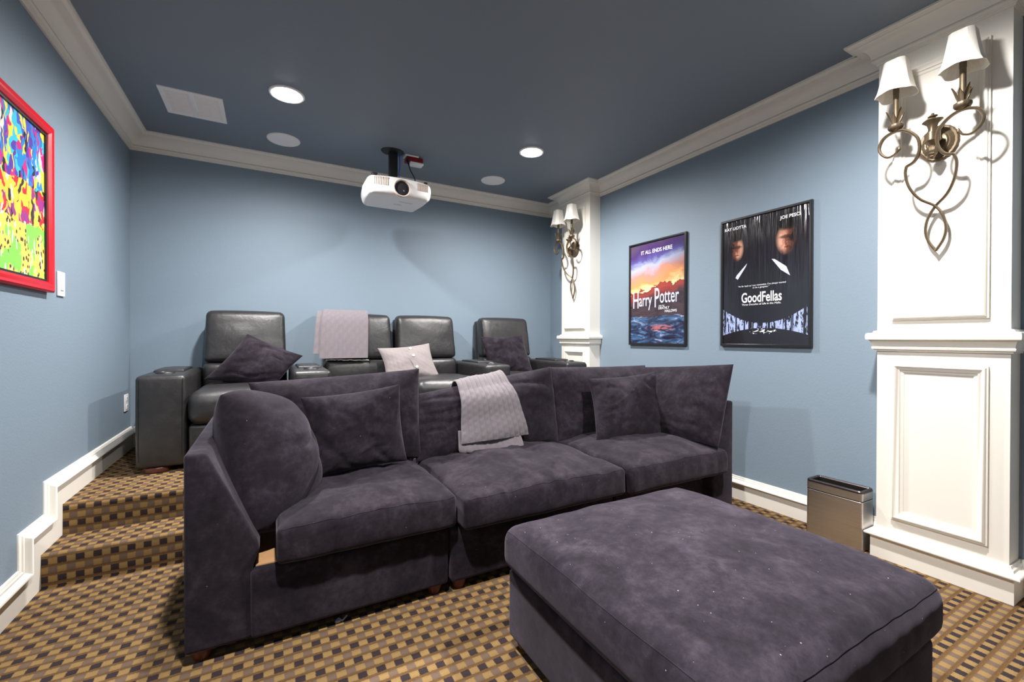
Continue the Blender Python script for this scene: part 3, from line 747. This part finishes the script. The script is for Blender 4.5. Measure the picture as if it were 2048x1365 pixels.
# left wall: red framed picture
def art_pop():
    m = NT('bright_abstract_print', .35); uv = m.pos('uv'); s = m.sep(uv); u, v = s[0], s[1]
    d = m.noise(uv, 4, 3, .6)[1]
    nd = m.n('ShaderNodeVectorMath'); nd.operation = 'MULTIPLY_ADD'; m.l(d, nd.inputs[0]); nd.inputs[1].default_value = (.35, .35, 0); m.l(uv, nd.inputs[2])
    wv = nd.outputs[0]
    hue = m.sep(m.voro(m.scale(wv, (26, 11, 1), (0, 0, .7)), 1)['Color'])[0]
    top = m.ramp(hue, [(0, rgb(40, 130, 200)), (.18, rgb(90, 60, 160)), (.32, rgb(60, 190, 220)), (.46, rgb(200, 40, 130)), (.58, rgb(240, 215, 70)), (.70, rgb(70, 90, 190)), (.84, rgb(235, 225, 215)), (.93, rgb(40, 36, 40))], 'CONSTANT')
    hue2 = m.sep(m.voro(m.scale(wv, (23, 16, 1)), 1)['Color'])[1]
    mid = m.ramp(hue2, [(0, rgb(236, 196, 60)), (.34, rgb(214, 40, 60)), (.46, rgb(50, 42, 40)), (.58, rgb(244, 226, 200)), (.68, rgb(150, 50, 130)), (.82, rgb(240, 200, 70))], 'CONSTANT')
    dv = m.voro(m.scale(uv, (26, 24, 1)), 1); dv_n = dv['Distance']
    dots = m.mix(m.math('LESS_THAN', dv_n, .34), rgb(232, 206, 90), rgb(66, 44, 40))
    low = m.mix(m.math('GREATER_THAN', m.noise(m.scale(uv, (6, 5, 1), loc=(4, 2, 0)), 1, 2)[0], .52), dots, rgb(130, 205, 80))
    low = m.mix(m.math('GREATER_THAN', m.noise(m.scale(uv, (22, 8, 1), (0, 0, -.6)), 1, 1)[0], .64), low, rgb(245, 238, 230))
    c = m.mix(m.math('GREATER_THAN', m.math('ADD', v, m.math('MULTIPLY', m.sep(d)[0], .15)), .66), mid, top)
    c = m.mix(m.math('GREATER_THAN', m.math('ADD', v, m.math('MULTIPLY', m.sep(d)[1], .15)), .40), low, c)
    m.l(c, m.b.inputs['Base Color']); return m.m
T = thing('framed_picture', 'bright multicoloured abstract picture in a thick red frame on the left wall', 'picture', (XL, 2.63, 1.379))
fixn(mesh('frame', *sweep([(0, 0), (0, .024), (.008, .030), (.020, .026), (.034, .030), (.046, .022), (.05, .012), (.05, 0)], [(2.325, 1.379), (2.945, 1.379), (2.945, 2.178), (2.325, 2.178)], lambda p, b: Vector((XL+b+.001, p[0], p[1])), closed=True), M_RED, T, smooth=30))
fixn(mesh('inner_lip', *sweep([(.048, .001), (.048, .016), (.058, .016), (.058, .001)], [(2.325, 1.379), (2.945, 1.379), (2.945, 2.178), (2.325, 2.178)], lambda p, b: Vector((XL+b+.001, p[0], p[1])), closed=True), M_BLACK, T, smooth=False))
uvplane('print', XL+.011, 2.38, 2.89, 1.434, 2.123, art_pop(), T, -1)
# switch and outlet
T = thing('light_switch', 'white wall switch plate beside the red frame', 'switch', (XL, 3.095, 1.437))
mesh('plate', *rbox(XL+.0005, XL+.008, 3.052, 3.138, 1.374, 1.500, .003), M_WHITE, T)
mesh('rocker', *rbox(XL+.007, XL+.0125, 3.078, 3.112, 1.404, 1.470, .002), M_WHITE, T)
for z in (1.390, 1.484): mesh('screw', *lathe((XL+.0078, 3.095, z), [(.0035, 0), (.003, .0015), (.0005, .002)], 10, 'x'), M_GRILLE, T)
T = thing('wall_outlet', 'white double power outlet low on the left wall behind the recliner', 'outlet', (XL, 4.26, .675))
mesh('plate', *rbox(XL+.0005, XL+.008, 4.215, 4.310, .612, .738, .003), M_WHITE, T)
for z in (.645, .705):
    f = mesh('socket', *rbox(XL+.007, XL+.0105, 4.242, 4.283, z-.018, z+.018, .002), M_WHITE, T)
    for dy in (-.008, .008): mesh('slot', *box(XL+.0095, XL+.0108, 4.2625+dy-.0015, 4.2625+dy+.0015, z-.004, z+.009), M_VOID, f, smooth=False)

# ================================================================== STEEL BIN
bx0, bx1, by0, by1, bh = 2.800, 2.938, 1.135, 1.418, .331
T = thing('waste_bin', 'slim brushed steel waste bin standing between the wall and near pillar', 'waste bin', ((bx0+bx1)/2, (by0+by1)/2, 0))
def rrect(x0, x1, y0, y1, r, n=5):
    out = []
    for cx, cy, a in ((x1-r, y1-r, 0), (x0+r, y1-r, 90), (x0+r, y0+r, 180), (x1-r, y0+r, 270)):
        for i in range(n+1): t = math.radians(a+90*i/n); out.append((cx+r*math.cos(t), cy+r*math.sin(t)))
    return out
RR = rrect(bx0, bx1, by0, by1, .016)
fixn(mesh('body', *sweep([(0, .004), (0, .270), (.002, .272), (.004, .272), (.004, .004)], RR, mpXY, closed=True), M_STEEL, T, smooth=30))
fixn(mesh('lid_band', *sweep([(0, .277), (0, .318), (.004, .318), (.004, .277)], RR, mpXY, closed=True), M_STEEL, T, smooth=30))
fixn(mesh('gap_strip', *sweep([(.0015, .268), (.0015, .280), (.006, .280), (.006, .268)], RR, mpXY, closed=True), M_VOID, T, smooth=30))
fixn(mesh('rim', *sweep([(-.001, .317), (0, .326), (.004, .331), (.014, .330), (.018, .325), (.018, .300), (.016, .300), (.014, .317)], rrect(bx0, bx1, by0, by1, .022, 5), mpXY, closed=True), M_DSTEEL, T, smooth=30))
mesh('inner_dark', *box(bx0+.01, bx1-.01, by0+.01, by1-.01, .01, .262), M_VOID, T, smooth=False)  # black block stands in for the shade inside the open bin

# ================================================================== RECLINERS
AY0, AY1 = 3.462, 4.345
def arm(T, x0, x1, top=.922, cup=True):
    def sag(p):
        return p
    a = mesh('armrest', *soft_box(((x0+x1)/2, (AY0+AY1)/2, (.345+top)/2), ((x1-x0)/2-.002, (AY1-AY0)/2, (top-.345)/2), .026, (6, 12, 8), bul={'z+': .012, 'y-': .010, 'x-': .006, 'x+': .006}, seg=4), M_LEATHER, T)
    xc = (x0+x1)/2
    mesh('lid', *soft_box((xc, AY0+.46, top+.010), ((x1-x0)/2-.045, .20, .012), .010, (4, 8, 1), bul={'z+': .008}), M_LEATHER, a)
    mesh('cup_holder', *lathe((xc, AY0+.14, top+.004), [(.036, .008), (.040, .013), (.048, .013), (.052, .008), (.054, .002)], 28, cap=False), M_BLACK, a)
    mesh('cup_well', *lathe((xc, AY0+.14, top+.004), [(.0005, .0095), (.037, .0095)], 28, cap=True), M_VOID, a)
    for yy in (AY0+.075, AY1-.07):
        mesh('foot', *lathe((xc-.03, yy, PLAT), [(.001, 0), (.066, 0), (.072, .006), (.072, .026), (.068, .034), (.001, .034)], 24), M_WOODFOOT, T)
    for xx in (x0+.016, x1-.016):
        mesh('seam', *tube([(xx, AY0-.004, .39), (xx, AY0-.006, .62), (xx, AY0-.003, top-.02)], .0022, 6), M_LEATHER, a)
    return a
def lw(seed, amp=.010):
    def f(p):
        n = noise.noise(Vector((p.x*5+seed, p.y*4, p.z*7+seed))); r = 1-abs(noise.noise(Vector((p.x*4+seed*2, p.y*3, p.z*14))))*2
        p = p.copy(); p.y -= amp*(.6*n+.35*max(0, r)); return p
    return f
def seat(T, x0, x1, seed):
    xc, hw = (x0+x1)/2, (x1-x0)/2-.004
    def tilt(p):
        q = lw(seed)(p); q.y += .22*(p.z+.2)*.9; return q
    # backrest: upper cushion, lumbar cushion
    up = soft_box((xc, 4.195, 1.172), (hw-.022, .070, .203), .040, (10, 4, 10), bul={'y-': .030, 'z+': .012}, seg=4, fn=lambda p: (lambda q: Vector((q.x*(1-.02*(q.z/.2)), q.y+.18*q.z, q.z)))(lw(seed)(p)))
    b = mesh('headrest', *up, M_LEATHER, T)
    mesh('back_shell', *soft_box((xc, 4.305, .85), (hw-.03, .045, .50), .03, (3, 2, 5), fn=lambda p: Vector((p.x, p.y+.035*(p.z/.5), p.z))), M_LEATHER, T)
    mesh('lumbar_cushion', *soft_box((xc, 4.17, .865), (hw-.012, .085, .105), .045, (10, 4, 5), bul={'y-': .030}, seg=4, fn=lw(seed+3, .008)), M_LEATHER, T)
    def st(p):
        q = p.copy(); q.z += .010*noise.noise(Vector((p.x*5+seed, p.y*5, 1)))
        if p.y < -.2 and p.z > 0: q.z += .006
        return q
    mesh('seat_cushion', *soft_box((xc, 3.78, .700), (hw, .355, .105), .070, (10, 10, 3), bul={'z+': .022, 'y-': .02}, seg=5, fn=st), M_LEATHER, T)
    mesh('footrest_panel', *soft_box((xc, 3.49, .475), (hw-.006, .03, .120), .02, (6, 1, 4), bul={'y-': .008}), M_LEATHER, T)
    mesh('seat_base', *rbox(x0+.01, x1-.01, 3.53, 4.30, .36, .60, .01), M_LEATHER, T)
    for sx in (-1, 1): mesh('piping', *tube(catmull([(xc+sx*(hw-.034), 4.122-.012, 1.0), (xc+sx*(hw-.036), 4.148-.012, 1.15), (xc+sx*(hw-.040), 4.172-.010, 1.31)], 5), .0032, 6), M_LEATHER, b)
RG = 'black leather home theatre recliners'
T = thing('recliner', 'black leather recliner with a dark pillow, nearest the left wall', 'recliner', (-.16, 3.9, PLAT), RG)
arm(T, -.724, -.466); seat(T, -.466, .147, 1.3); arm(T, .147, .403)
T = thing('recliner_loveseat', 'black leather two-seat recliner carrying the draped throw and knitted pillow', 'loveseat', (1.04, 3.9, PLAT), RG)
seat(T, .403, 1.033, 4.1); seat(T, 1.033, 1.663, 7.7)
for xx in (.46, 1.62): mesh('foot', *lathe((xx, 3.62, PLAT), [(.001, 0), (.05, 0), (.05, .05), (.001, .05)], 20), M_WOODFOOT, T)
M_WORN = simple('worn_leather_fluff', rgb(205, 200, 200), .9, noise_amt=.5, nscale=80)
mesh('frayed_edge', *tube([(.425+.36*i/24, 4.062+.004*random.random(), .972+.006*random.random()-.012*(i/24)) for i in range(25)], lambda t: .003+.003*random.random(), 6), M_WORN, T)
T = thing('recliner', 'black leather recliner with wide arms beside the far white pillar', 'recliner', (2.25, 3.9, PLAT), RG)
arm(T, 1.663, 1.919); seat(T, 1.919, 2.542, 9.2); arm(T, 2.542, 2.796)

# ================================================================== SECTIONAL SOFA
SY0, SY1 = 1.865, 2.785
SG = 'dark plum velvet sectional sofa sections'
side_prof = [(0, .045), (0, .752), (.066, .752), (.225, .405), (.232, .372), (.208, .305), (.203, .045)]
back_prof = [(0, .045), (0, .752), (.068, .752), (.20, .42), (.20, .045)]
def feet(T, pts):
    for x, y in pts: mesh('foot', *lathe((x, y, 0), [(.001, 0), (.026, 0), (.034, .03), (.034, .05), (.001, .05)], 18), M_WOODFOOT, T)
def seat_cushion(T, x0, x1, y0, y1, z0=.305, z1=.452, seed=0, crown_=.055, amp=.010):
    def wr(p):
        q = p.copy(); n = noise.noise(Vector((p.x*4+seed, p.y*4, seed))); r = 1-abs(noise.noise(Vector((p.x*7+seed, p.y*3+p.x*2, seed*2))))*2.4
        up = max(0, p.z/.07)
        cr = ridge(noise.noise(Vector((p.x*6+p.y*2.2+seed, p.y*1.2, seed)))*1.3); q.z += up*(amp*n+amp*.5*max(0, r)-amp*.45*cr)
        if p.y < -.3: q.y += .008*noise.noise(Vector((p.x*9+seed, p.z*6, 3)))+.004*math.sin(p.x*70+3*noise.noise(Vector((p.x*6, p.z*8, seed))))*(1-abs(p.z)/.09)
        return q
    c = mesh('seat_cushion', *soft_box(((x0+x1)/2, (y0+y1)/2, (z0+z1)/2), ((x1-x0)/2, (y1-y0)/2, (z1-z0)/2), .024, (30, 24, 4), bul={'z+': crown_, 'y-': .018, 'z-': .006}, seg=4, fn=wr), M_VELVET, T)
    h_ = ((x1-x0)/2, (y1-y0)/2, (z1-z0)/2)
    mesh('seam', *seam_tube(((x0+x1)/2, (y0+y1)/2, (z0+z1)/2), h_, .024, ((-h_[0]+.012, -h_[1], h_[2]), (h_[0]-.012, -h_[1], h_[2])), {'z+': crown_, 'y-': .018, 'z-': .006}, wr, .0020), M_VELVET, c)
    return c
# left corner section
T = thing('sofa_section', 'left corner section of the dark velvet sofa, with side panel by the steps', 'sofa section', (.23, 2.3, 0), SG)
mesh('side_panel', *prism([(-.262+a, b) for a, b in side_prof], lambda p, c: Vector((p[0], c, p[1])), SY0+.012, SY1, .014), M_VELVET, T)
mesh('back_panel', *prism([(SY1-a, b) for a, b in back_prof], lambda p, c: Vector((c, p[0], p[1])), -.06, .712, .014), M_VELVET, T)
mesh('base', *rbox(-.062, .712, SY0, SY1-.15, .045, .300, .016, (8, 6, 3), seg=4, bul={'y-': .006}), M_VELVET, T)
mesh('deck_board', *rbox(-.046, .06, SY0+.035, SY1-.3, .285, .306, .002), M_PLY, T)
seat_cushion(T, .022, .735, 1.815, 2.60, .318, .455, 2.0)
feet(T, [(-.215, 1.93), (.66, 1.915), (-.2, 2.72), (.66, 2.72)])
# middle section
T = thing('sofa_section', 'middle armless section of the dark velvet sofa, under the folded throw', 'sofa section', (1.2, 2.3, 0), SG)
mesh('back_panel', *prism([(SY1-a, b) for a, b in back_prof], lambda p, c: Vector((c, p[0], p[1])), .722, 1.690, .014), M_VELVET, T)
mesh('base', *rbox(.722, 1.690, SY0-.010, SY1-.15, .045, .300, .02, (8, 6, 3), seg=4, bul={'y-': .006}), M_VELVET, T)
seat_cushion(T, .748, 1.702, 1.768, 2.58, .308, .450, 5.0, .058, .013)
feet(T, [(.775, 1.905), (1.63, 1.905), (.775, 2.72), (1.63, 2.72)])
# right corner section
T = thing('sofa_section', 'right corner section of the dark velvet sofa, against the wall with posters', 'sofa section', (2.2, 2.3, 0), SG)
mesh('side_panel', *prism([(2.672-a, b) for a, b in side_prof], lambda p, c: Vector((p[0], c, p[1])), 1.80, SY1, .014), M_VELVET, T)
mesh('back_panel', *prism([(SY1-a, b) for a, b in back_prof], lambda p, c: Vector((c, p[0], p[1])), 1.700, 2.47, .014), M_VELVET, T)
mesh('base', *rbox(1.700, 2.47, SY0, SY1-.15, .045, .300, .016, (8, 6, 3), seg=4), M_VELVET, T)
seat_cushion(T, 1.712, 2.540, 1.745, 2.58, .308, .455, 8.0)
feet(T, [(1.76, 1.915), (2.62, 1.85), (1.76, 2.72), (2.62, 2.72)])

# ---- loose back cushions and pillows: corners (top left, top right, bottom right, bottom left) as seen from the front
CG = 'loose dark velvet cushions'
MC4 = [at(830, 790, y=2.56), at(1101, 734, y=2.50), at(1117, 886, y=2.44), at(832, 926, y=2.44)]
def cush(name, label, c4, Tk, mat=M_VELVET, group=CG, cat='cushion', **kw):
    o = mesh(name, *pillow(c4, Tk, **kw), mat, origin=sum((Vector(c) for c in c4), Vector())/4, smooth=60)
    tag(o, label, cat, group); return o
cush('back_cushion', 'fat rounded velvet cushion leaning on the side panel at the left end',
     [at(430, 776, y=2.14), at(576, 806, y=2.44), at(636, 1004, y=2.26), at(506, 1084, y=1.92)], .36, seed=1, wr=calm, sag=-.06, pw=.5, rd=.35, k=56)
cush('back_cushion', 'long velvet back cushion behind the small pillow of the left sofa section',
     [at(496, 766, y=2.58), at(838, 738, y=2.50), at(842, 915, y=2.44), at(560, 965, y=2.44)], .25, seed=2, sag=.02, k=56, wr=mild)
cush('back_cushion', 'slumped velvet back cushion half covered by the grey throw', MC4, .26, seed=3, sag=.0, k=60)
cush('back_cushion', 'velvet back cushion behind the small square pillow on the right',
     [at(1097, 735, y=2.54), at(1290, 731, y=2.64), at(1300, 872, y=2.5), at(1116, 892, y=2.44)], .25, seed=4, sag=.02, k=56, wr=mild)
cush('back_cushion', 'big square velvet cushion leaning on the right side panel below the posters',
     [at(1268, 735, x=2.56), at(1467, 729, x=2.57), at(1436, 896, x=2.44), at(1314, 872, x=2.44)], .22, seed=5, sag=.02, k=56, wr=mild)
cush('throw_pillow', 'small dark velvet pillow on the left sofa section',
     [at(601, 796, y=2.29), at(799, 769, y=2.28), at(814, 922, y=2.28), at(629, 958, y=2.22)], .17, cat='pillow', seed=6, sag=.06, k=56)
cush('throw_pillow', 'small square dark velvet pillow on the right sofa section',
     [at(1177, 758, y=2.36), at(1312, 744, y=2.30), at(1340, 874, y=2.17), at(1193, 884, y=2.20)], .16, cat='pillow', seed=7, sag=.06, k=56)
cush('throw_pillow', 'dark velvet pillow tipped on its corner on the left recliner',
     [at(495, 668, y=4.04), at(606, 712, y=4.00), at(548, 779, y=3.86), at(408, 759, y=3.90)], .20, cat='pillow', seed=8, sag=.08)
cush('throw_pillow', 'dark velvet pillow on the recliner beside the far pillar',
     [at(961, 674, y=4.06), at(1044, 671, y=4.08), at(1068, 751, y=3.96), at(983, 754, y=3.94)], .19, cat='pillow', seed=9, sag=.06)
# knitted pillow with a buttoned placket
kc4 = [at(755, 697, y=4.02), at(858, 687, y=4.02), at(884, 762, y=3.88), at(772, 764, y=3.88)]
def kwr(u, v, s):
    return .35*noise.noise(Vector((u*2, v*2, s)))+18*(knit((u+1)*.23, (v+1)*.2))*(abs(u-.12) > .12)+.05*(abs(u-.12) <= .12)
T = thing('knitted_pillow', 'pale grey cable-knit pillow with a row of white buttons', 'pillow', sum((Vector(c) for c in kc4), Vector())/4, 'knitted accessories')
mesh('cover', *pillow(kc4, .15, k=110, wr=kwr, seed=3, sag=.10), M_YARN2, T, smooth=60)
KP, KN = pillow_fn(kc4, .15, sag=.10, wr=None)
for v in (.72, .25, -.38):
    p = KP(.12, v, 1)+KN*.012
    e1 = KN.orthogonal().normalized(); e2 = KN.cross(e1)
    V, Fc = lathe((0, 0, 0), [(.001, .004), (.008, .005), (.012, .003), (.0125, 0), (.001, -.002)], 16)
    mesh('button', [p+e1*a.x+e2*a.y+KN*a.z for a in V], Fc, M_BUTTON, T)
V, Fc = [], []
for j in range(41):
    v = .93-1.86*j/40
    for a in (-.115, 0, .115):
        u = .12+a+.02*math.sin(j*.55)*(a < 0); V.append(KP(u, v, 1)+KN*(.0055 if a == 0 else .0035))
for j in range(40):
    for i in range(2): Fc.append((j*3+i, j*3+3+i, j*3+4+i, j*3+i+1))
mesh('button_placket', V, Fc, M_YARN2, T)

# ---- throws
MP, MN = pillow_fn(MC4, .26, sag=.0, wr=lambda u, v, s: .55*noise.noise(Vector((u*1.2+s, v*1.2, s*1.7)))+.08, seed=3)
def over(u0t, u1t, u0b, u1b, v_end, off, back=.35):
    def f(a, b):
        # b: 0 behind the cushion, then over its top, down the front
        tb = .22
        if b < tb: v, side = 1-(1-b/tb)*back, -1
        else: v, side = 1-(b-tb)/(1-tb)*(1-v_end), 1
        q = (1-v)/2 if side > 0 else 0
        u = (u0t+(u0b-u0t)*q)*(1-a)+(u1t+(u1b-u1t)*q)*a
        p = MP(u, max(-1, min(1, v)), side)
        lift = off+.020*math.exp(-((b-tb)/.06)**2)+.006*noise.noise(Vector((a*3, b*4, off*90)))
        n = MN*side
        if abs(b-tb) < .10: t = (b-tb)/.10; n = (MN*t+Vector((0, 0, 1))*(1-abs(t))).normalized()
        return p+n*lift
    return f
def cloth(name, f, ns, nt, ws, wt, mat, parent, thick=.008):
    g = numn(f)
    def S(a, b): p, n = g(a, b); return p, -n
    return mesh(name, *strip(S, ns, nt, ws, wt, thick), mat, parent, smooth=60)
T = thing('throw_blanket', 'grey cable-knit throw folded over the middle sofa cushion', 'blanket', at(960, 850, y=2.4), 'knitted accessories')
cloth('top_layer', over(-.48, .18, -.52, .46, -.62, .016), 120, 190, .40, .62, M_YARN, T)
LF = [at(916, 862, y=2.375), at(917, 882, y=2.36), at(918, 902, y=2.345), at(922, 908, y=2.355)]
RF = [at(1036, 860, y=2.355), at(1043, 880, y=2.335), at(1047, 899, y=2.315), at(1046, 905, y=2.325)]
def fold(a, b, f=S_path(LF, RF)):
    return f(a, b)+Vector((0, -.010*math.sin(a*9)*b, .004*math.sin(a*14)*b))
cloth('lower_fold', fold, 90, 30, .36, .12, M_YARN, T, .006)
T = thing('throw_blanket', 'mauve grey cable-knit throw hanging over the loveseat headrest', 'blanket', (.6, 4.2, 1.2), 'knitted accessories')
def drape(x0t, x1t, x0b, x1b, zb, off, dz=0):
    def path(x, xb, o):
        pts = [(4.372, 1.22), (4.372, 1.355), (4.345, 1.396), (4.27, 1.404), (4.175, 1.386), (4.120, 1.32), (4.085, 1.18), (4.060, zb)]
        return [Vector((x+(xb-x)*max(0, i-3)/4, yy-o*(i > 2)*(1 if i > 4 else .5), zz+dz+o*(2 <= i <= 5)*.6)) for i, (yy, zz) in enumerate(pts)]
    return S_path(path(x0t, x0b, off), path(x1t, x1b, off))
cloth('top_layer', drape(.432, .800, .372, .772, .985, .014), 120, 200, .38, .72, M_YARN, T)
cloth('lower_layer', drape(.385, .70, .325, .66, 1.03, .002, -.004), 80, 120, .33, .66, M_YARN, T, .006)

# ================================================================== OTTOMAN
T = thing('ottoman', 'large square dark velvet ottoman in the foreground, flecked with lint', 'ottoman', (1.245, .98, 0))
mesh('base', *rbox(.792, 1.698, .508, 1.452, .035, .290, .018, (6, 6, 3), seg=4), M_VELVET_L, T)
def ow(p):
    q = p.copy(); up = max(0, p.z/.08)
    q.z += up*(.010*noise.noise(Vector((p.x*3, p.y*3, 7)))+.004*noise.noise(Vector((p.x*9, p.y*9, 2))))
    if p.y < -.40: q.y += .0015*math.sin(p.x*60+6*noise.noise(Vector((p.x*5, 1, 1))))*(1-min(1, abs(p.z)/.08)); q.z += .0012*math.sin(p.x*60+6*noise.noise(Vector((p.x*5, 1, 1))))*up
    return q
oc, oh, orr, ob_ = (1.252, .980, .369), (.482, .488, .076), .050, {'z+': .058, 'x-': .010, 'x+': .018, 'y-': .012, 'y+': .010}
c = mesh('cushion', *soft_box(oc, oh, orr, (40, 40, 3), bul=ob_, seg=6, fn=ow), M_VELVET_L, T)
for e0, e1 in (((-.47, -.488, .076), (.47, -.488, .076)), ((-.482, -.476, .076), (-.482, .476, .076)), ((.482, -.476, .076), (.482, .476, .076))):
    mesh('seam', *seam_tube(oc, oh, orr, (e0, e1), ob_, ow, .0017), M_VELVET, c)
feet(T, [(.84, .56), (1.65, .56), (.84, 1.40), (1.65, 1.40)])

# ---- a scrap of lint on the carpet in front of the sofa
p = at(682, 1243, z=.004)
o = mesh('lint_scrap', *join(tube(catmull([p+Vector((-.022, .0, .002)), p+Vector((-.008, .006, .010)), p+Vector((.004, -.004, .004)), p+Vector((.024, .008, .012))], 5), .0035, 6), soft_box(p+Vector((-.012, -.002, .005)), (.010, .007, .005), .004, (1, 1, 1))), M_LINT, origin=p)
tag(o, 'tiny grey scrap of lint on the carpet in front of the left sofa section', 'lint')
